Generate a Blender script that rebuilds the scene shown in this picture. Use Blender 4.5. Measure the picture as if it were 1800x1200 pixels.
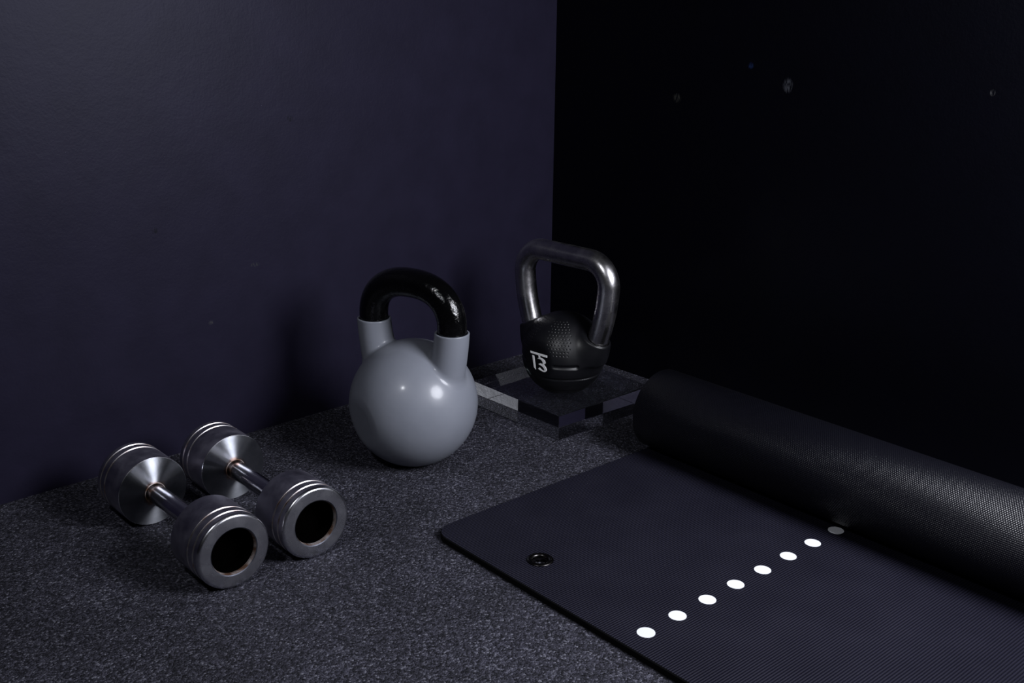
import bpy, bmesh, math, random
import numpy as np
from mathutils import Matrix, Vector

for o in list(bpy.data.objects):
    bpy.data.objects.remove(o, do_unlink=True)
scene = bpy.context.scene
COL = scene.collection

# ------------------------------------------------------------------ camera
# Room frame: the corner of the two walls is the origin, wall_left is y = 0,
# wall_right is x = 0, the floor is z = 0, the room lies towards -x / -y.
CAM_LOC = Vector((-1.5053, -1.5010, 0.70))
YAW, PITCH, ROLL = math.radians(43.025), math.radians(18.033), math.radians(0.6166)
fh = Vector((math.sin(YAW), math.cos(YAW), 0.0))
right0 = Vector((math.cos(YAW), -math.sin(YAW), 0.0))
fwd = fh * math.cos(PITCH) + Vector((0, 0, -math.sin(PITCH)))
up0 = fh * math.sin(PITCH) + Vector((0, 0, math.cos(PITCH)))
rgt = right0 * math.cos(ROLL) + up0 * math.sin(ROLL)
upv = up0 * math.cos(ROLL) - right0 * math.sin(ROLL)
cam_d = bpy.data.cameras.new('camera')
cam_d.sensor_width = 36.0
cam_d.lens = 36.0 * 1935.4 / 1800.0
cam_d.clip_start = 0.01
cam = bpy.data.objects.new('camera', cam_d)
COL.objects.link(cam)
m = Matrix((rgt, upv, -fwd)).transposed().to_4x4()
m.translation = CAM_LOC
cam.matrix_world = m
scene.camera = cam

# ------------------------------------------------------------------ world + lights
world = bpy.data.worlds.new('dark_studio')
scene.world = world
world.use_nodes = True
bg = world.node_tree.nodes['Background']
bg.inputs[0].default_value = (0.75, 0.82, 1.0, 1)
bg.inputs[1].default_value = 0.0008


def area(name, loc, target, sx, sy, watts, col, shape='RECTANGLE', spread=180):
    d = bpy.data.lights.new(name, 'AREA')
    d.shape = shape
    d.size, d.size_y = sx, sy
    d.energy = watts
    d.color = col
    d.spread = math.radians(spread)
    o = bpy.data.objects.new(name, d)
    COL.objects.link(o)
    o.location = loc
    o.rotation_euler = (Vector(target) - Vector(loc)).to_track_quat('-Z', 'Y').to_euler()
    return o


# studio softbox to the right of the camera and a small lamp above, left of it
area('softbox_light', (-0.36, -1.40, 0.76), (-0.58, -0.45, 0.22), 0.50, 0.50, 17.5, (0.90, 0.92, 1.0), 'DISK', spread=160)
area('small_lamp_light', (-1.63, -0.83, 1.27), (-0.6, -0.3, 0.1), 0.11, 0.11, 5.2, (0.93, 0.95, 1.0), 'DISK')

scene.view_settings.view_transform = 'Standard'
scene.view_settings.look = 'None'
scene.view_settings.exposure = 0.0
scene.view_settings.gamma = 1.0
scene.view_settings.use_curve_mapping = False


# ------------------------------------------------------------------ node helpers
def mat_new(name, base=(0.5, 0.5, 0.5), rough=0.5, metal=0.0, spec=0.5):
    mt = bpy.data.materials.new(name)
    mt.use_nodes = True
    nt = mt.node_tree
    b = nt.nodes['Principled BSDF']
    b.inputs['Base Color'].default_value = (*base, 1)
    b.inputs['Roughness'].default_value = rough
    b.inputs['Metallic'].default_value = metal
    b.inputs['Specular IOR Level'].default_value = spec
    return mt, nt, b


def N(nt, kind, **kw):
    n = nt.nodes.new(kind)
    for k, v in kw.items():
        if k in n.inputs.keys() and not hasattr(n, k):
            n.inputs[k].default_value = v
        else:
            setattr(n, k, v)
    return n


def ramp(nt, src, stops):
    r = nt.nodes.new('ShaderNodeValToRGB')
    e = r.color_ramp.elements
    while len(e) < len(stops):
        e.new(0.5)
    for i, (pos, c) in enumerate(stops):
        e[i].position = pos
        e[i].color = (*c, 1) if len(c) == 3 else c
    nt.links.new(src, r.inputs[0])
    return r.outputs[0]


def noise(nt, co, scale, detail=4.0, rough=0.55):
    n = nt.nodes.new('ShaderNodeTexNoise')
    n.inputs['Scale'].default_value = scale
    n.inputs['Detail'].default_value = detail
    n.inputs['Roughness'].default_value = rough
    nt.links.new(co, n.inputs['Vector'])
    return n.outputs['Fac']


def math_n(nt, op, a, b=None, c=None):
    n = nt.nodes.new('ShaderNodeMath')
    n.operation = op
    for i, v in enumerate((a, b, c)):
        if v is None:
            continue
        if isinstance(v, (int, float)):
            n.inputs[i].default_value = v
        else:
            nt.links.new(v, n.inputs[i])
    return n.outputs[0]


def mix_col(nt, fac, a, b):
    n = nt.nodes.new('ShaderNodeMix')
    n.data_type = 'RGBA'
    for sock, v in ((n.inputs[0], fac), (n.inputs[6], a), (n.inputs[7], b)):
        if isinstance(v, (int, float)):
            sock.default_value = v
        elif isinstance(v, tuple):
            sock.default_value = (*v, 1)
        else:
            nt.links.new(v, sock)
    return n.outputs[2]


def bump(nt, bsdf, height, strength, dist):
    n = nt.nodes.new('ShaderNodeBump')
    n.inputs['Strength'].default_value = strength
    n.inputs['Distance'].default_value = dist
    nt.links.new(height, n.inputs['Height'])
    nt.links.new(n.outputs[0], bsdf.inputs['Normal'])
    return n


def objco(nt):
    return nt.nodes.new('ShaderNodeTexCoord').outputs['Object']


# ------------------------------------------------------------------ materials
def wall_material(name, base, rough, spec, marks):
    """Painted board: faint roller mottling, tiny dust specks, a few scuffs at given spots."""
    mt, nt, b = mat_new(name, base, rough, 0, spec)
    b.inputs['Specular Tint'].default_value = (0.84, 0.86, 1.0, 1)
    co = objco(nt)
    n1 = noise(nt, co, 14, 5)
    lo = tuple(c * 0.88 for c in base)
    hi = tuple(c * 1.12 for c in base)
    col = ramp(nt, n1, [(0.3, lo), (0.7, hi)])
    # paint specks
    v = N(nt, 'ShaderNodeTexVoronoi', feature='F1')
    v.inputs['Scale'].default_value = 11
    nt.links.new(co, v.inputs['Vector'])
    sp = ramp(nt, v.outputs['Distance'], [(0.0, (1, 1, 1)), (0.014, (0, 0, 0))])
    gate = ramp(nt, noise(nt, co, 5, 1), [(0.55, (0, 0, 0)), (0.6, (1, 1, 1))])
    col = mix_col(nt, math_n(nt, 'MULTIPLY', sp, gate), col, tuple(min(1, c * 3 + 0.004) for c in base))
    for (pos, size, c) in marks:
        mp = nt.nodes.new('ShaderNodeMapping')
        mp.vector_type = 'TEXTURE'
        mp.inputs['Location'].default_value = pos
        mp.inputs['Scale'].default_value = size
        nt.links.new(co, mp.inputs['Vector'])
        g = N(nt, 'ShaderNodeTexGradient', gradient_type='SPHERICAL')
        nt.links.new(mp.outputs[0], g.inputs['Vector'])
        nz = nt.nodes.new('ShaderNodeMapping')
        nz.inputs['Scale'].default_value = (1, 1, 0.25)
        nt.links.new(co, nz.inputs['Vector'])
        st = ramp(nt, noise(nt, nz.outputs[0], 420, 2), [(0.42, (0, 0, 0)), (0.6, (1, 1, 1))])
        f = math_n(nt, 'MULTIPLY', ramp(nt, g.outputs['Fac'], [(0.0, (0, 0, 0)), (0.5, (1, 1, 1))]), st)
        col = mix_col(nt, f, col, c)
    nt.links.new(col, b.inputs['Base Color'])
    h = math_n(nt, 'ADD', math_n(nt, 'MULTIPLY', noise(nt, co, 260, 3), 0.6), noise(nt, co, 60, 3))
    bump(nt, b, h, 0.16, 0.002)
    return mt


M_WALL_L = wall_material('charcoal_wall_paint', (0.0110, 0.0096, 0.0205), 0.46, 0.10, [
    ((-0.580, 0, 0.4968), (0.006, 0.02, 0.006), (0.002, 0.002, 0.003)),
    ((-0.657, 0, 0.2763), (0.010, 0.02, 0.004), (0.025, 0.025, 0.03)),
    ((-0.816, 0, 0.3531), (0.006, 0.02, 0.006), (0.003, 0.003, 0.004)),
    ((-0.739, 0, 0.1977), (0.005, 0.02, 0.004), (0.04, 0.04, 0.042)),
])
M_WALL_R = wall_material('near_black_wall', (0.0003, 0.0003, 0.0013), 0.40, 0.20, [  # same build as the left wall, with a far darker base
    ((0, -0.5102, 0.553), (0.02, 0.010, 0.013), (0.035, 0.037, 0.045)),
    ((0, -0.4386, 0.5789), (0.02, 0.006, 0.006), (0.006, 0.012, 0.04)),
    ((0, -0.8319, 0.5659), (0.02, 0.004, 0.005), (0.05, 0.05, 0.052)),
    ((0, -0.2930, 0.5169), (0.02, 0.010, 0.009), (0.02, 0.02, 0.018)),
])


def floor_material():
    mt, nt, b = mat_new('granulated_rubber', (0.02, 0.02, 0.023), 0.7, 0, 0.2)
    co = objco(nt)
    v = N(nt, 'ShaderNodeTexVoronoi', feature='F1')
    v.inputs['Scale'].default_value = 430
    nt.links.new(co, v.inputs['Vector'])
    sep = nt.nodes.new('ShaderNodeSeparateColor')
    nt.links.new(v.outputs['Color'], sep.inputs[0])
    grain = ramp(nt, sep.outputs[0], [(0.0, (0.005, 0.005, 0.0075)), (0.5, (0.0235, 0.023, 0.032)),
                                      (0.88, (0.054, 0.053, 0.073)), (1.0, (0.13, 0.13, 0.16))])
    big = ramp(nt, noise(nt, co, 9, 4), [(0.3, (0.75, 0.75, 0.75)), (0.7, (1.25, 1.25, 1.25))])
    mul = nt.nodes.new('ShaderNodeMix')
    mul.data_type = 'RGBA'
    mul.blend_type = 'MULTIPLY'
    mul.inputs[0].default_value = 1
    nt.links.new(grain, mul.inputs[6])
    nt.links.new(big, mul.inputs[7])
    nt.links.new(mul.outputs[2], b.inputs['Base Color'])
    h = math_n(nt, 'ADD', math_n(nt, 'MULTIPLY', v.outputs['Distance'], -1.0),
               math_n(nt, 'MULTIPLY', noise(nt, co, 520, 4), 1.2))
    bump(nt, b, h, 0.9, 0.0016)
    return mt


M_FLOOR = floor_material()


def uvco(nt):
    return nt.nodes.new('ShaderNodeTexCoord').outputs['UV']


def mat_top_material():
    """Upper face of the mat: fine parallel ribs across the width."""
    mt, nt, b = mat_new('mat_ribbed_top', (0.006, 0.006, 0.009), 0.55, 0, 0.07)
    co = objco(nt)
    sp = nt.nodes.new('ShaderNodeSeparateXYZ')
    nt.links.new(co, sp.inputs[0])
    wob = math_n(nt, 'MULTIPLY', noise(nt, co, 30, 2), 0.0006)
    y = math_n(nt, 'ADD', sp.outputs[1], wob)
    ribs = math_n(nt, 'SINE', math_n(nt, 'MULTIPLY', y, 2 * math.pi / 0.0034))
    xs = math_n(nt, 'SINE', math_n(nt, 'MULTIPLY', sp.outputs[0], 2 * math.pi / 0.0019))
    fine = noise(nt, co, 700, 2)
    h = math_n(nt, 'ADD', math_n(nt, 'ADD', math_n(nt, 'MULTIPLY', ribs, 0.9), math_n(nt, 'MULTIPLY', xs, 0.15)), fine)
    bump(nt, b, h, 0.8, 0.0006)
    blot = ramp(nt, noise(nt, co, 12, 5), [(0.3, (0.0078, 0.0075, 0.0138)), (0.72, (0.0112, 0.0108, 0.0186))])
    rib_shade = ramp(nt, math_n(nt, 'ADD', math_n(nt, 'MULTIPLY', ribs, 0.36), math_n(nt, 'MULTIPLY', fine, 0.95)),  # highlights and shade of the ribs painted into the colour
                 [(0.15, (0.62, 0.62, 0.62)), (0.85, (1.45, 1.45, 1.45))])
    mul = nt.nodes.new('ShaderNodeMix')
    mul.data_type = 'RGBA'
    mul.blend_type = 'MULTIPLY'
    mul.inputs[0].default_value = 1
    nt.links.new(blot, mul.inputs[6])
    nt.links.new(rib_shade, mul.inputs[7])
    nt.links.new(mul.outputs[2], b.inputs['Base Color'])
    return mt


def mat_under_material():
    """Underside of the mat, seen on the outside of the roll: embossed weave of small bumps."""
    mt, nt, b = mat_new('mat_woven_underside', (0.0030, 0.0030, 0.0052), 0.30, 0, 0.4)
    co = uvco(nt)
    sp = nt.nodes.new('ShaderNodeSeparateXYZ')
    nt.links.new(co, sp.inputs[0])
    u, v = sp.outputs[0], sp.outputs[1]
    row = math_n(nt, 'MULTIPLY', u, 1 / 0.0024)
    par = math_n(nt, 'MULTIPLY', math_n(nt, 'MODULO', math_n(nt, 'FLOOR', row), 2.0), 0.5)
    a = math_n(nt, 'ABSOLUTE', math_n(nt, 'SINE', math_n(nt, 'MULTIPLY', row, math.pi)))
    c = math_n(nt, 'ABSOLUTE', math_n(nt, 'SINE', math_n(nt, 'MULTIPLY', math_n(nt, 'ADD', math_n(nt, 'MULTIPLY', v, 1 / 0.0030), par), math.pi)))
    h = math_n(nt, 'MULTIPLY', math_n(nt, 'POWER', a, 0.6), math_n(nt, 'POWER', c, 0.6))
    h = math_n(nt, 'ADD', h, math_n(nt, 'MULTIPLY', noise(nt, co, 600, 2), 0.35))
    bump(nt, b, h, 0.65, 0.0007)
    return mt


M_MAT = mat_top_material()
M_MAT_UNDER = mat_under_material()
M_MAT_EDGE, _, _ = mat_new('mat_foam_edge', (0.003, 0.003, 0.0035), 0.8, 0, 0.1)
M_DOT, nt, b = mat_new('white_print', (0.68, 0.695, 0.735), 0.6, 0, 0.3)
bump(nt, b, noise(nt, objco(nt), 600, 2), 0.3, 0.0004)
M_EYELET, nt, b = mat_new('blackened_metal_eyelet', (0.05, 0.047, 0.047), 0.27, 1.0, 0.5)


def grey_vinyl():
    mt, nt, b = mat_new('grey_vinyl', (0.235, 0.245, 0.275), 0.42, 0, 0.35)
    b.inputs['Coat Weight'].default_value = 0.24
    b.inputs['Coat Roughness'].default_value = 0.15
    co = objco(nt)
    col = ramp(nt, noise(nt, co, 9, 5), [(0.3, (0.145, 0.155, 0.184)), (0.7, (0.172, 0.182, 0.212))])
    nt.links.new(col, b.inputs['Base Color'])
    nt.links.new(ramp(nt, noise(nt, co, 16, 4), [(0.3, (0.36,) * 3), (0.75, (0.5,) * 3)]), b.inputs['Roughness'])
    bump(nt, b, noise(nt, co, 24, 2), 0.05, 0.01)
    return mt


M_GREY = grey_vinyl()
M_ENAMEL, nt, b = mat_new('black_enamel', (0.0012, 0.0012, 0.0014), 0.12, 0, 0.38)
co = objco(nt)
bump(nt, b, math_n(nt, 'ADD', noise(nt, co, 190, 3), math_n(nt, 'MULTIPLY', noise(nt, co, 620, 2), 0.35)), 0.32, 0.0022)
M_RUBBER, nt, b = mat_new('black_rubber', (0.0028, 0.0029, 0.0040), 0.39, 0, 0.45)
bump(nt, b, noise(nt, objco(nt), 500, 3), 0.12, 0.0006)
M_LOGO, _, _ = mat_new('white_emblem_print', (0.96, 0.96, 0.96), 0.6, 0, 0.2)


def steel(name, lo, hi, rough, streak, bs, rust=None):
    mt, nt, b = mat_new(name, lo, rough, 1.0, 0.5)
    co = objco(nt)
    mp = nt.nodes.new('ShaderNodeMapping')
    mp.inputs['Scale'].default_value = streak
    nt.links.new(co, mp.inputs['Vector'])
    n1 = noise(nt, mp.outputs[0], 60, 5)
    nt.links.new(ramp(nt, n1, [(0.25, lo), (0.75, hi)]), b.inputs['Base Color'])
    nt.links.new(ramp(nt, noise(nt, co, 40, 4), [(0.3, (rough * 0.8,) * 3), (0.75, (min(1, rough * 1.3),) * 3)]), b.inputs['Roughness'])
    bump(nt, b, noise(nt, mp.outputs[0], 140, 3), bs, 0.0012)
    return mt


M_KB_STEEL = steel('dark_polished_steel', (0.42, 0.41, 0.42), (0.58, 0.565, 0.58), 0.27, (1, 1, 1), 0.10)
M_DB_EDGE = steel('polished_edge', (0.45, 0.45, 0.49), (0.58, 0.58, 0.62), 0.26, (1, 1, 1), 0.08)
M_DB_SIDE = steel('dark_chromed_steel', (0.23, 0.22, 0.28), (0.31, 0.30, 0.37), 0.47, (1, 1, 1), 0.04)
M_DB_BAR = steel('polished_chrome_bar', (0.52, 0.51, 0.55), (0.62, 0.61, 0.65), 0.16, (1, 1, 1), 0.02)
M_DB_GROOVE, nt, b = mat_new('groove_tarnish', (0.30, 0.24, 0.22), 0.35, 0.9, 0.5)
co = objco(nt)
nt.links.new(ramp(nt, noise(nt, co, 70, 4), [(0.45, (0.42, 0.40, 0.41)), (0.72, (0.22, 0.15, 0.12))]), b.inputs['Base Color'])
M_SOCKET, nt, b = mat_new('shaded_socket', (0.0006, 0.0005, 0.0005), 0.9, 0, 0.0)  # shade inside the hollow put into a near-black base
M_RUST, nt, b = mat_new('rusted_edge', (0.16, 0.07, 0.04), 0.5, 0.6, 0.4)
co = objco(nt)
nt.links.new(ramp(nt, noise(nt, co, 90, 5), [(0.35, (0.42, 0.38, 0.38)), (0.6, (0.13, 0.07, 0.045))]), b.inputs['Base Color'])


def turned_face():
    """Lathe-turned disc: circular grain stretches highlights along the radius; rust around the bar."""
    mt, nt, b = mat_new('turned_steel_face', (0.34, 0.35, 0.37), 0.36, 1.0, 0.5)
    b.inputs['Anisotropic Rotation'].default_value = 0.25
    co = objco(nt)
    tg = nt.nodes.new('ShaderNodeTangent')
    tg.direction_type = 'RADIAL'
    tg.axis = 'X'
    nt.links.new(tg.outputs[0], b.inputs['Tangent'])
    b.inputs['Anisotropic'].default_value = 0.92
    sp = nt.nodes.new('ShaderNodeSeparateXYZ')
    nt.links.new(co, sp.inputs[0])
    r = math_n(nt, 'SQRT', math_n(nt, 'ADD', math_n(nt, 'POWER', sp.outputs[1], 2.0), math_n(nt, 'POWER', sp.outputs[2], 2.0)))
    rr = math_n(nt, 'ADD', r, math_n(nt, 'MULTIPLY', noise(nt, co, 120, 4), 0.010))
    f = ramp(nt, rr, [(0.0180, (1, 1, 1)), (0.0235, (0, 0, 0))])
    grain = ramp(nt, noise(nt, co, 45, 5), [(0.3, (0.20, 0.21, 0.235)), (0.7, (0.32, 0.33, 0.36))])
    nt.links.new(mix_col(nt, f, grain, (0.20, 0.105, 0.065)), b.inputs['Base Color'])
    bump(nt, b, noise(nt, co, 90, 3), 0.06, 0.001)
    return mt


M_DB_FACE = turned_face()
M_DB_RING = steel('cast_steel_end_ring', (0.062, 0.067, 0.085), (0.10, 0.105, 0.128), 0.48, (1, 1, 1), 0.16)

M_ACRYL, nt, b = mat_new('clear_acrylic', (0.97, 0.98, 1.0), 0.0, 0, 0.5)
b.inputs['Transmission Weight'].default_value = 1.0
b.inputs['IOR'].default_value = 1.49
b.inputs['Roughness'].default_value = 0.015


# ------------------------------------------------------------------ object helpers
def mesh_obj(name, verts, faces, mats, parent=None, smooth=True, fmat=None, uvs=None):
    me = bpy.data.meshes.new(name)
    me.from_pydata([tuple(map(float, v)) for v in verts], [], [tuple(int(i) for i in f) for f in faces])
    for mm in (mats if isinstance(mats, (list, tuple)) else [mats]):
        me.materials.append(mm)
    if fmat is not None:
        me.polygons.foreach_set('material_index', list(fmat))
    if uvs is not None:
        uv = me.uv_layers.new(name='UVMap')
        li = np.empty(len(me.loops), dtype=np.int32)
        me.loops.foreach_get('vertex_index', li)
        uv.data.foreach_set('uv', np.asarray(uvs, dtype=np.float32)[li].ravel())
    if smooth:
        me.polygons.foreach_set('use_smooth', [True] * len(me.polygons))
    me.update()
    o = bpy.data.objects.new(name, me)
    COL.objects.link(o)
    if parent is not None:
        o.parent = parent
    return o


def bm_obj(name, bm, mats, parent=None, smooth=False):
    bmesh.ops.recalc_face_normals(bm, faces=bm.faces[:])
    me = bpy.data.meshes.new(name)
    bm.to_mesh(me)
    bm.free()
    for mm in (mats if isinstance(mats, (list, tuple)) else [mats]):
        me.materials.append(mm)
    if smooth:
        me.polygons.foreach_set('use_smooth', [True] * len(me.polygons))
    o = bpy.data.objects.new(name, me)
    COL.objects.link(o)
    if parent is not None:
        o.parent = parent
    return o


def thing(name, label, cat, loc, rz, group=None):
    o = bpy.data.objects.new(name, None)
    o.empty_display_size = 0.05
    COL.objects.link(o)
    o.location = loc
    o.rotation_euler = (0, 0, rz)
    o['label'] = label
    o['category'] = cat
    if group:
        o['group'] = group
    return o


def box(name, lo, hi, mt, bevel=0.0):
    bm = bmesh.new()
    bmesh.ops.create_cube(bm, size=1.0)
    for v in bm.verts:
        v.co = Vector([lo[i] + (v.co[i] + 0.5) * (hi[i] - lo[i]) for i in range(3)])
    if bevel:
        bmesh.ops.bevel(bm, geom=bm.edges[:], offset=bevel, segments=2, affect='EDGES', profile=0.5)
    return bm_obj(name, bm, mt)


def lathe(name, prof, mats, parent, seg=128, fm=None, close=False):
    """Surface of revolution about local X; prof = [(x, r)], fm = material index per profile span."""
    vs, fs, mi = [], [], []
    n = len(prof)
    for (x, r) in prof:
        for k in range(seg):
            a = 2 * math.pi * k / seg
            vs.append((x, r * math.cos(a), r * math.sin(a)))
    spans = n if close else n - 1
    for i in range(spans):
        j = (i + 1) % n
        for k in range(seg):
            k2 = (k + 1) % seg
            fs.append((i * seg + k, i * seg + k2, j * seg + k2, j * seg + k))
            mi.append(fm[i] if fm else 0)
    return mesh_obj(name, vs, fs, mats, parent, True, mi)


def sharp(o, deg=32):
    """Hard edges above an angle, so smooth shading keeps the turned steps crisp."""
    me = o.data
    bm = bmesh.new()
    bm.from_mesh(me)
    bmesh.ops.recalc_face_normals(bm, faces=bm.faces[:])
    for e in bm.edges:
        e.smooth = not (len(e.link_faces) == 2 and e.calc_face_angle(0) > math.radians(deg))
    bm.to_mesh(me)
    bm.free()
    return o


def tube(name, path, radius, mt, parent, seg=40, cap=True):
    """Round bar swept along points lying in the local XZ plane."""
    P = [Vector(p) for p in path]
    vs, fs = [], []
    for i, p in enumerate(P):
        t = (P[min(i + 1, len(P) - 1)] - P[max(i - 1, 0)]).normalized()
        nrm = Vector((0, 1, 0))
        bi = t.cross(nrm).normalized()
        for k in range(seg):
            a = 2 * math.pi * k / seg
            vs.append(p + (nrm * math.cos(a) + bi * math.sin(a)) * radius)
    for i in range(len(P) - 1):
        for k in range(seg):
            k2 = (k + 1) % seg
            fs.append((i * seg + k, i * seg + k2, (i + 1) * seg + k2, (i + 1) * seg + k))
    if cap:
        fs.append(tuple(range(seg)))
        fs.append(tuple((len(P) - 1) * seg + k for k in reversed(range(seg))))
    o = mesh_obj(name, vs, fs, mt, parent)
    return sharp(o, 50)


def surface_nets(f, lo, hi, h, newton=4):
    """Mesh the zero set of a signed distance function on a grid, then pull the vertices onto it."""
    ax = [np.arange(lo[i], hi[i] + h, h, dtype=np.float32) for i in range(3)]
    G = np.stack(np.meshgrid(*ax, indexing='ij'), -1).reshape(-1, 3)
    shp = tuple(len(a) for a in ax)
    F = f(G).astype(np.float32).reshape(shp)
    S = F < 0
    inside = np.zeros(tuple(s - 1 for s in shp), dtype=np.int8)
    sl = [(slice(0, -1), slice(1, None))] * 3
    corners = [(a, b_, c) for a in (0, 1) for b_ in (0, 1) for c in (0, 1)]
    for a, b_, c in corners:
        inside += S[sl[0][a], sl[1][b_], sl[2][c]]
    act = (inside > 0) & (inside < 8)
    idx = -np.ones(act.shape, dtype=np.int64)
    cells = np.argwhere(act)
    idx[act] = np.arange(len(cells))
    acc = np.zeros((len(cells), 3))
    cnt = np.zeros(len(cells))
    for a in corners:
        for d in range(3):
            if a[d] == 1:
                continue
            b_ = list(a)
            b_[d] = 1
            A = cells + np.array(a)
            B = cells + np.array(b_)
            fa = F[A[:, 0], A[:, 1], A[:, 2]]
            fb = F[B[:, 0], B[:, 1], B[:, 2]]
            hit = (fa < 0) != (fb < 0)
            t = np.where(hit, fa / np.where(hit, fa - fb, 1), 0)
            p = A + (B - A) * t[:, None]
            acc += np.where(hit[:, None], p, 0)
            cnt += hit
    V = acc / cnt[:, None] * h + np.array(lo)
    quads = []
    for d in range(3):
        e1, e2 = [(1, 2), (2, 0), (0, 1)][d]
        s0 = [slice(None)] * 3
        s1 = [slice(None)] * 3
        s0[d], s1[d] = slice(0, -1), slice(1, None)
        ch = S[tuple(s0)] != S[tuple(s1)]
        E_ = np.argwhere(ch)
        ok = (E_[:, e1] > 0) & (E_[:, e2] > 0) & (E_[:, e1] < shp[e1] - 1) & (E_[:, e2] < shp[e2] - 1)
        E_ = E_[ok]
        sgn = S[E_[:, 0], E_[:, 1], E_[:, 2]]
        o1 = np.zeros(3, int)
        o1[e1] = 1
        o2 = np.zeros(3, int)
        o2[e2] = 1
        g = lambda q: idx[q[:, 0], q[:, 1], q[:, 2]]
        q = np.stack([g(E_), g(E_ - o1), g(E_ - o1 - o2), g(E_ - o2)], 1)
        q[~sgn] = q[~sgn][:, ::-1]
        quads.append(q)
    Q = np.concatenate(quads)
    eps = h * 0.25
    for _ in range(newton):
        v0 = f(V)
        g = np.stack([(f(V + np.eye(3)[i] * eps) - f(V - np.eye(3)[i] * eps)) / (2 * eps) for i in range(3)], 1)
        step = v0[:, None] * g / np.maximum((g * g).sum(1), 0.2)[:, None]
        V = V - np.clip(step, -h, h)
    return V, Q[:, ::-1]


def smin(a, b_, k):
    t = np.clip(0.5 + 0.5 * (b_ - a) / k, 0, 1)
    return b_ + (a - b_) * t - k * t * (1 - t)


def smax(a, b_, k):
    return -smin(-a, -b_, k)


def seg_dist(P, a, b_):
    a = np.array(a, dtype=P.dtype)
    d = np.array(b_, dtype=P.dtype) - a
    t = np.clip(((P - a) @ d) / (d @ d), 0, 1)
    return np.linalg.norm(P - a - t[:, None] * d, axis=1), t


# ------------------------------------------------------------------ the room
def struct(o, label, cat):
    o['kind'] = 'structure'
    o['label'] = label
    o['category'] = cat
    return o


struct(box('floor', (-3.2, -3.4, -0.05), (0.0, 0.0, 0.0), M_FLOOR), 'dark granulated rubber gym floor', 'floor')
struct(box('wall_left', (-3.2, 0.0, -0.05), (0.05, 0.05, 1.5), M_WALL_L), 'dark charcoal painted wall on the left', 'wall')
struct(box('wall_right', (0.0, -3.4, -0.05), (0.05, 0.0, 1.5), M_WALL_R), 'near-black wall on the right with small scuffs', 'wall')


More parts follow.
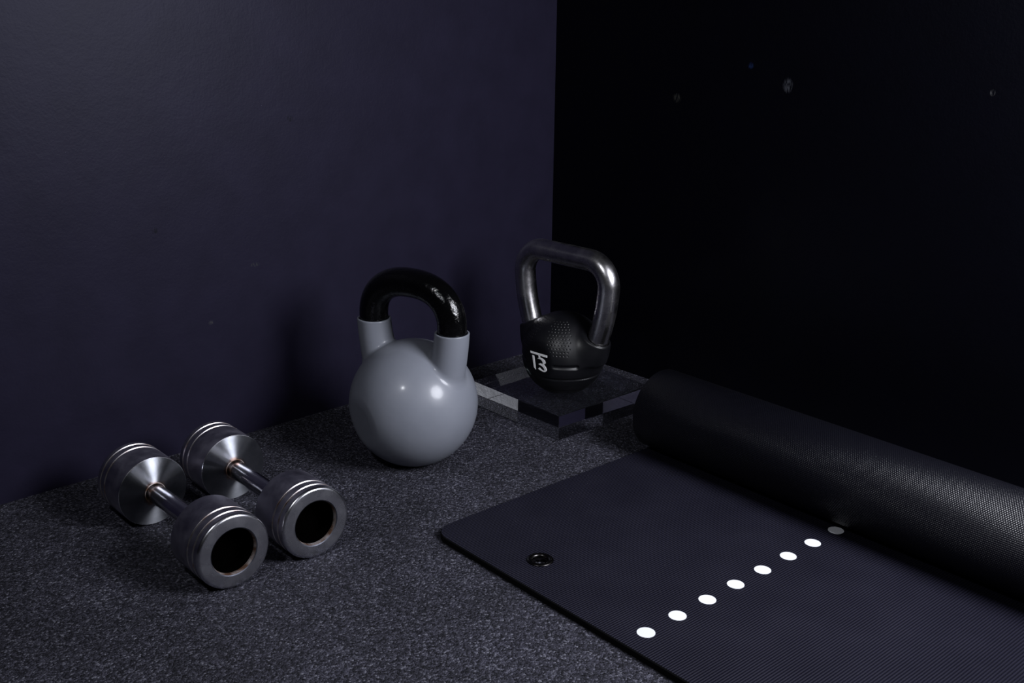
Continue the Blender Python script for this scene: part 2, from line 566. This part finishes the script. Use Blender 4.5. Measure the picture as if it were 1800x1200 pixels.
# ------------------------------------------------------------------ exercise mat
def build_mat():
    W, TH, U0, ZC = 0.72, 0.0085, 0.4480, 0.0683
    t = thing('exercise_mat', 'black exercise mat with white dots, half rolled up along the right wall', 'mat',
              (-0.6859, -0.4700, 0.0), math.radians(-1.592))
    GX, GY, GR = 0.0560, -0.1524, 0.0125

    def outline(ins, z):
        r = 0.030 - ins
        pts = [(U0, -ins), ]
        for k in range(13):
            a = math.pi / 2 + math.pi / 2 * k / 12
            pts.append((0.030 + r * math.cos(a), -0.030 + r * math.sin(a)))
        for k in range(13):
            a = math.pi + math.pi / 2 * k / 12
            pts.append((0.030 + r * math.cos(a), -W + 0.030 + r * math.sin(a)))
        pts.append((U0, -W + ins))
        return [(x, y, z) for x, y in pts]

    def ring(r, z, n=40):
        return [(GX + r * math.cos(2 * math.pi * k / n), GY + r * math.sin(2 * math.pi * k / n), z) for k in range(n)]

    bm = bmesh.new()

    def loop(pts):
        vs = [bm.verts.new(p) for p in pts]
        es = [bm.edges.new((vs[i], vs[(i + 1) % len(vs)])) for i in range(len(vs))]
        return vs, es

    top, te = loop(outline(0.0012, TH))
    mid, _ = loop(outline(0.0, TH - 0.0014))
    bot, be = loop(outline(0.0, 0.0))
    ht, hte = loop(ring(GR, TH))
    hb, hbe = loop(ring(GR, 0.0))
    bmesh.ops.triangle_fill(bm, edges=te + hte, use_beauty=True)
    bmesh.ops.triangle_fill(bm, edges=be + hbe, use_beauty=True)
    for A, B in ((top, mid), (mid, bot), (ht, hb)):
        n = len(A)
        for i in range(n):
            f = bm.faces.new((A[i], A[(i + 1) % n], B[(i + 1) % n], B[i]))
            f.material_index = 1
    bm_obj('flat_sheet', bm, [M_MAT, M_MAT_EDGE], t)

    # rolled part: a spiral sheet that starts under its own axis
    pitch, turns, per = 0.0087, 5.8, 84
    n = int(turns * per)
    vs, fs, fm, uvs = [], [], [], []
    arc = 0.0
    for i in range(n + 1):
        th = 2 * math.pi * i / per
        ro = ZC - pitch * th / (2 * math.pi)
        ri = ro - TH + 0.0003
        arc += ro * 2 * math.pi / per
        s, c = math.sin(th), math.cos(th)
        rnd = 0.0014
        # cross-section of the sheet: outer face, rounded edges, inner face
        for (r, y) in ((ro, -rnd), (ro, -W + rnd), (ro - rnd, -W), (ri + rnd, -W), (ri, -W + rnd), (ri, -rnd), (ri + rnd, 0), (ro - rnd, 0)):
            vs.append((U0 + r * s, y, ZC - r * c))
            uvs.append((arc, y))
    for i in range(n):
        for k in range(8):
            k2 = (k + 1) % 8
            fs.append((i * 8 + k, i * 8 + k2, (i + 1) * 8 + k2, (i + 1) * 8 + k))
            fm.append(0 if k == 0 else (1 if k == 4 else 2))
    fs.append(tuple(n * 8 + k for k in range(8)))
    fm.append(2)
    o = mesh_obj('rolled_section', vs, fs, [M_MAT_UNDER, M_MAT, M_MAT_EDGE], t, True, fm, uvs)
    sharp(o, 60)
    o['label'] = 'rolled up part with woven textured underside facing out'

    # eyelet
    prof = [(0.0, 0.0100), (0.0070, 0.0100), (0.0086, 0.0104), (0.0097, 0.0114), (0.0103, 0.0128), (0.0104, 0.0141), (0.0100, 0.0155),
            (0.0092, 0.0166), (0.0084, 0.0173), (0.0082, 0.0124), (0.0, 0.0122)]
    g = lathe('eyelet', prof, M_EYELET, t, 64, close=True)
    g.rotation_euler = (0, -math.pi / 2, 0)
    g.location = (GX, GY, 0.0003)
    g['label'] = 'dark metal eyelet near the rounded corner'

    # printed dots, 8 in a row
    d0, first = None, None
    cr, sr = math.cos(math.radians(1.592)), math.sin(math.radians(1.592))
    dx, dy = -0.6579 + 0.6841, -0.819 + 0.4684
    lx, ly = dx * cr - dy * sr, dx * sr + dy * cr
    nn = 40
    vs = [(0, 0, 0.0003)] + [(0.0105 * math.cos(2 * math.pi * k / nn), 0.0105 * math.sin(2 * math.pi * k / nn), z) for z in (0.0003, 0.0) for k in range(nn)]
    fs = [(0, 1 + k, 1 + (k + 1) % nn) for k in range(nn)] + [(1 + k, 1 + nn + k, 1 + nn + (k + 1) % nn, 1 + (k + 1) % nn) for k in range(nn)]
    d0 = mesh_obj('dot', vs, fs, M_DOT, t, False)
    for k in range(8):
        o = d0 if k == 0 else d0.copy()
        if k:
            COL.objects.link(o)
            o.parent = t
        o.location = (lx + 0.05373 * k, ly, TH)
        if k == 0:
            pass
    return t


build_mat()

# ------------------------------------------------------------------ acrylic plinth
pl = box('display_block', (-0.1082, -0.1082, 0), (0.1082, 0.1082, 0.0420), M_ACRYL, 0.0006)
pl.location = (-0.2218, -0.2513, 0.0004)
pl.rotation_euler = (0, 0, math.radians(-1.41))
pl['label'] = 'square clear acrylic block lying on the floor under the black kettlebell'
pl['category'] = 'display block'


# ------------------------------------------------------------------ grey kettlebell
def build_grey():
    t = thing('kettlebell', 'grey vinyl kettlebell with a glossy black handle standing on the rubber floor', 'kettlebell',
              (-0.5484, -0.2583, 0.0005), math.radians(-73.97), 'kettlebells')
    R, CZ, RIM = 0.0975, 0.0927, 0.2156
    c = np.array([0, 0, CZ])
    az = math.radians(172 + 73.97)
    nf = np.array([math.cos(az), math.sin(az), -0.16])
    nf /= np.linalg.norm(nf)
    leg, rad = [(0.0715, 0.240)], [0.0257]
    for k in range(13):
        u = k / 12
        leg.append((0.0715 - 0.0125 * u ** 1.6, 0.222 - 0.077 * u))
        rad.append(0.0257 + 0.0026 * u * u)

    def f(P):
        P = np.asarray(P)
        q = P - c.astype(P.dtype)
        d = np.sqrt((q * q).sum(1)) - R
        d = smax(d, q @ nf.astype(P.dtype) - 0.0900, 0.0035)
        A = np.stack([np.abs(P[:, 0]), P[:, 1], P[:, 2]], 1)
        L = None
        for i in range(len(leg) - 1):
            a, b_ = (leg[i][0], 0, leg[i][1]), (leg[i + 1][0], 0, leg[i + 1][1])
            dd, tt = seg_dist(A, a, b_)
            dd = dd - (rad[i] + (rad[i + 1] - rad[i]) * tt)
            L = dd if L is None else np.minimum(L, dd)
        d = smin(d, L, 0.0065)
        d = smax(d, P[:, 2] - RIM, 0.0012)
        hole = np.sqrt((A[:, 0] - 0.0715) ** 2 + A[:, 1] ** 2) - 0.0223
        hole = np.maximum(hole, 0.206 - P[:, 2])
        d = smax(d, -hole, 0.0012)
        d = smax(d, -P[:, 2], 0.006)
        return d

    V, Q = surface_nets(f, (-0.108, -0.108, -0.006), (0.108, 0.108, 0.222), 0.0016, 3)
    mesh_obj('body', V, Q, M_GREY, t)
    # handle: flattened arch
    path = [(0.0715, 0, 0.2062), (0.0715, 0, 0.2150)]
    n = 56
    for k in range(n + 1):
        a = math.pi * k / n
        ca, sa = math.cos(a), math.sin(a)
        e = 2 / 2.35
        path.append((0.0715 * math.copysign(abs(ca) ** e, ca), 0, 0.2200 + 0.0600 * sa ** e))
    path += [(-0.0715, 0, 0.2150), (-0.0715, 0, 0.2062)]
    o = tube('handle', path, 0.0217, M_ENAMEL, t, 48)
    o['label'] = 'glossy black enamelled arched handle'
    return t


build_grey()

# ------------------------------------------------------------------ black kettlebell
LOGO = {
    'bar': [(-17.94, 13.6), (19.27, 13.9), (19.19, 10.2), (-16.79, 10.4)],
    'stroke': [(-13.32, 7.3), (-9.2, 7.5), (-4.85, -15.83), (-9.06, -12.89)],
    'stem': [(-0.09, 11.14), (4.13, 11.17), (4.24, 6.76), (1.5, 5.5)],
    'three': [(-1.7, 4.23), (1.29, 6.04), (4.73, 7.13), (9.78, 6.63), (13.9, 4.68), (16.17, 1.79), (15.92, -0.73), (12.54, -3.29), (17.01, -6.38),
              (19.11, -10.29), (18.75, -12.86), (15.99, -15.14), (11.61, -15.9), (6.55, -15.19), (2.41, -14.0), (0.17, -13.07), (3.58, -10.23),
              (5.19, -11.32), (8.39, -12.99), (11.55, -13.68), (13.75, -13.62), (14.34, -11.99), (12.7, -9.43), (9.5, -7.26), (5.06, -5.89),
              (0.61, -5.26), (4.35, -2.7), (7.5, -2.81), (10.03, -3.18), (10.26, -0.15), (8.63, 2.4), (5.44, 4.09), (1.65, 4.4)],
}


def build_black():
    BZ = 0.0428
    t = thing('kettlebell', 'black rubber kettlebell with a dark steel handle standing on the acrylic block', 'kettlebell',
              (-0.2407, -0.2743, BZ), math.radians(-86.43), 'kettlebells')
    R, CZ = 0.0705, 0.109 - BZ
    c = np.array([0, 0, CZ])
    # local frame: x along the handle, -y towards the emblem face
    p0, p1 = np.array([0.0695, 0.140 - BZ]), np.array([0.0945, 0.2775 - BZ])
    ax = np.array([0.36, 1.0])               # the legs lean outwards where they leave the ball
    ax = ax / np.linalg.norm(ax)
    RH = 0.0178

    def f(P):
        P = np.asarray(P)
        q = P - c.astype(P.dtype)
        d = np.sqrt((q * q).sum(1)) - R
        A = np.stack([np.abs(P[:, 0]), P[:, 1], P[:, 2]], 1)
        # shoulders that hold the legs
        dd, _ = seg_dist(A, (0.022, 0, CZ - 0.018), (p0[0] - 0.010, 0, p0[1] - 0.012))
        d = smin(d, dd - 0.0235, 0.024)
        s = A[:, [0, 2]].astype(np.float64) - p0
        al = s @ ax
        pr = np.sqrt((s[:, 0] * ax[1] - s[:, 1] * ax[0]) ** 2 + A[:, 1] ** 2)
        col = smax(pr - 0.0222, np.abs(al + 0.009) - 0.016, 0.003)
        d = smin(d, col, 0.016)
        cup = np.maximum(pr - (RH + 0.0012), -(al + 0.006))
        d = smax(d, -cup, 0.0022)
        # emblem flats front and back
        d = smax(d, np.abs(q[:, 1]) - 0.064, 0.004)
        # groove around the base and short slots on the four diagonals
        rr = np.sqrt(q[:, 0] ** 2 + q[:, 1] ** 2)
        gr = np.sqrt((np.sqrt((q * q).sum(1)) - (R + 0.0004)) ** 2 + (q[:, 2] + 0.0265) ** 2) - 0.0017
        d = smax(d, -gr, 0.0016)
        az = np.arctan2(np.abs(q[:, 1]), np.abs(q[:, 0]))
        sl = np.maximum(np.abs(az - math.radians(47)) * R - 0.019, 0)
        sd = np.sqrt(sl ** 2 + (q[:, 2] + 0.0035) ** 2 + (np.sqrt((q * q).sum(1)) - (R + 0.001)) ** 2) - 0.0034
        d = smax(d, -sd, 0.0018)
        # resting face
        d = smax(d, -P[:, 2], 0.005)
        return d

    V, Q = surface_nets(f, (-0.112, -0.076, -0.004), (0.112, 0.076, 0.150), 0.00125, 3)
    bm = bmesh.new()
    bv = [bm.verts.new(v) for v in V]
    for q_ in Q:
        bm.faces.new([bv[i] for i in q_])
    bm.verts.index_update()
    qq = V - c
    el_ = np.degrees(np.arcsin(qq[:, 2] / np.linalg.norm(qq, axis=1)))
    az_ = np.degrees(np.arctan2(np.abs(qq[:, 1]), np.abs(qq[:, 0])))
    hot = (el_ > 8) & (el_ < 68) & (az_ > 22) & (np.abs(np.linalg.norm(qq, axis=1) - R) < 0.001)
    ed = [e for e in bm.edges if hot[e.verts[0].index] and hot[e.verts[1].index]]
    bmesh.ops.subdivide_edges(bm, edges=ed, cuts=2, use_grid_fill=True)
    bmesh.ops.triangulate(bm, faces=[fc for fc in bm.faces if len(fc.verts) > 4])
    bm.verts.index_update()
    V = np.array([v.co[:] for v in bm.verts])
    Q = [[v.index for v in fc.verts] for fc in bm.faces]
    bm.free()
    # dimple fields on the four diagonals: rows of small round pits pressed into the rubber
    q = V - c
    ln = np.linalg.norm(q, axis=1)
    push = np.zeros(len(V))
    for sx in (1, -1):
        for sy in (1, -1):
            for row in range(12):
                el = math.radians(13 + 4.5 * row)
                width = 34 - abs(row - 3) * 1.0 + row * 2.2
                stp = 4.6 / math.cos(el)
                m_ = int(width / stp)
                for k in range(m_):
                    a = math.radians(56) + math.radians((k - (m_ - 1) / 2 + (0.5 if row % 2 else 0)) * stp)
                    n_ = np.array([sx * math.cos(a) * math.cos(el), sy * math.sin(a) * math.cos(el), math.sin(el)])
                    dist = np.linalg.norm(q - n_ * R, axis=1)
                    push = np.maximum(push, np.clip(1 - (dist / 0.00135) ** 2, 0, 1) * 0.0008)
    V = V - q / ln[:, None] * push[:, None]
    mesh_obj('body', V, Q, M_RUBBER, t)

    # steel handle: trapezoid with rounded corners
    def fillet(pa, pb, pc, r, n=14):
        u = (pa - pb) / np.linalg.norm(pa - pb)
        w = (pc - pb) / np.linalg.norm(pc - pb)
        half = math.acos(float(np.clip(u @ w, -1, 1))) / 2
        ce = pb + (u + w) / np.linalg.norm(u + w) * (r / math.sin(half))
        s_, e_ = pb + u * r / math.tan(half), pb + w * r / math.tan(half)
        a0, a1 = math.atan2(*(s_ - ce)[::-1]), math.atan2(*(e_ - ce)[::-1])
        while a1 - a0 > math.pi:
            a1 -= 2 * math.pi
        while a1 - a0 < -math.pi:
            a1 += 2 * math.pi
        return [ce + r * np.array([math.cos(a0 + (a1 - a0) * k / n), math.sin(a0 + (a1 - a0) * k / n)]) for k in range(n + 1)]

    mr = lambda p: np.array([-p[0], p[1]])
    start = p0 - ax * 0.0055
    e1 = np.array([0.0902, 0.2260 - BZ])     # leg straightens below the corner
    tu = (p1 - e1) / np.linalg.norm(p1 - e1)
    c1, c2 = p0 + ax * 0.032, e1 - tu * 0.030
    legp = [start]
    for k in range(13):
        u = k / 12
        legp.append(p0 * (1 - u) ** 3 + c1 * 3 * u * (1 - u) ** 2 + c2 * 3 * u * u * (1 - u) + e1 * u ** 3)
    pts = legp + fillet(e1, p1, mr(p1), 0.040) + [np.array([0.02, p1[1]]), np.array([0.0, p1[1]])]
    pts = pts + [mr(p) for p in reversed(pts[:-1])]
    h = tube('handle', [(p[0], 0, p[1]) for p in pts], RH, M_KB_STEEL, t, 48)
    h['label'] = 'dark polished steel handle'

    # collar lips around the leg sockets
    for s_ in (1, -1):
        prof = [(0.0, RH + 0.0016), (0.0, 0.0214), (0.0012, 0.0221), (0.0026, 0.0219), (0.0032, 0.0208), (0.0027, 0.0197), (0.0016, RH + 0.0012)]
        o = lathe('collar', prof, M_RUBBER, t, 64, close=True)
        b_ = p0 + ax * 0.0055
        ang = math.atan2(ax[1], ax[0])
        if s_ == 1:
            o.location = (b_[0], 0, b_[1])
            o.rotation_euler = (0, -ang, 0)
        else:
            o.location = (-b_[0], 0, b_[1])
            o.rotation_euler = (0, -(math.pi - ang), 0)

    # emblem on the flat face, as thin raised print
    yf = -0.064
    for nm, poly in LOGO.items():
        bm = bmesh.new()
        a = [bm.verts.new((x / 1000, yf - 0.0004, z / 1000 + CZ)) for x, z in poly]
        b_ = [bm.verts.new((x / 1000, yf + 0.0006, z / 1000 + CZ)) for x, z in poly]
        n = len(a)
        es = [bm.edges.new((a[i], a[(i + 1) % n])) for i in range(n)]
        bmesh.ops.triangle_fill(bm, edges=es, use_beauty=True)
        for i in range(n):
            bm.faces.new((a[i], a[(i + 1) % n], b_[(i + 1) % n], b_[i]))
        o = bm_obj('emblem_stroke', bm, M_LOGO, t)
        o['label'] = 'white stroke of the printed emblem'
    return t


build_black()


# ------------------------------------------------------------------ dumbbells
def build_dumbbell():
    t = thing('dumbbell', 'chrome dumbbell with grooved round heads, the one farther from the grey kettlebell', 'dumbbell',
              (-0.9427, -0.2715, 0.0483), math.radians(89.37), 'pair of chrome dumbbells')
    R, A, L = 0.0480, 0.0710, 0.0738
    bar = [(-A - 0.004, 0.0118), (-A + 0.0015, 0.0118), (-A + 0.0030, 0.0126), (-0.03, 0.0130), (0.0, 0.0131), (0.03, 0.0130), (A - 0.0030, 0.0126), (A - 0.0015, 0.0118), (A + 0.004, 0.0118)]
    sharp(lathe('handle', bar, M_DB_BAR, t, 64), 40)
    for s_ in (1, -1):
        # profile from the bar outwards over the rim to the bore; x measured outwards
        pr, fm = [], []

        def add(x, r, mi=0):
            pr.append((s_ * x, r))
            fm.append(mi)
        x0 = A
        add(x0 + 0.0005, 0.0112, 3)                      # weld seam at the bar
        add(x0 - 0.0034, 0.0136, 3)
        add(x0 - 0.0026, 0.0146, 1)
        add(x0 + 0.0040, R - 0.0010, 5)                  # shallow cone, turned
        add(x0 + 0.0046, R - 0.0002, 0)
        add(x0 + 0.0054, R, 0)
        for g in (0.655, 0.835):                         # two grooves
            gx = x0 + L * g
            add(gx - 0.0016, R, 2)
            add(gx - 0.0008, R - 0.0016, 2)
            add(gx + 0.0008, R - 0.0016, 2)
            add(gx + 0.0016, R, 0)
        xe = x0 + L
        for k in range(7):                               # rounded outer edge
            a = math.pi / 2 * k / 6
            add(xe - 0.0042 + 0.0042 * math.sin(a), R - 0.0042 + 0.0042 * math.cos(a), 5)
        add(xe, 0.0312, 4)
        add(xe - 0.0006, 0.0300, 3)
        add(xe - 0.0030, 0.0293, 3)
        add(xe - 0.0060, 0.0291, 3)
        hd = sharp(lathe('weight_head', pr, [M_DB_SIDE, M_DB_FACE, M_DB_GROOVE, M_RUST, M_DB_RING, M_DB_EDGE], t, 144, fm), 24)
        so = [(s_ * (xe - 0.0045), 0.0292), (s_ * (xe - 0.0240), 0.0288), (s_ * (xe - 0.0265), 0.0270), (s_ * (xe - 0.0270), 0.0)]
        o = sharp(lathe('socket', so, M_SOCKET, hd, 72), 40)
        o['label'] = 'dark hollow in the end of the head'
    return t


def copy_tree(o, parent=None):
    c = o.copy()
    COL.objects.link(c)
    c.parent = parent
    for ch in list(o.children):
        copy_tree(ch, c)
    return c


d1 = build_dumbbell()
d2 = copy_tree(d1)
d2.location = (-0.8263, -0.2745, 0.0483)
d2.rotation_euler = (0, 0, math.radians(88.30))
for ch in d2.children:
    ch.rotation_euler.x += math.radians(130)
d2['label'] = 'chrome dumbbell with grooved round heads, the one nearer the grey kettlebell'
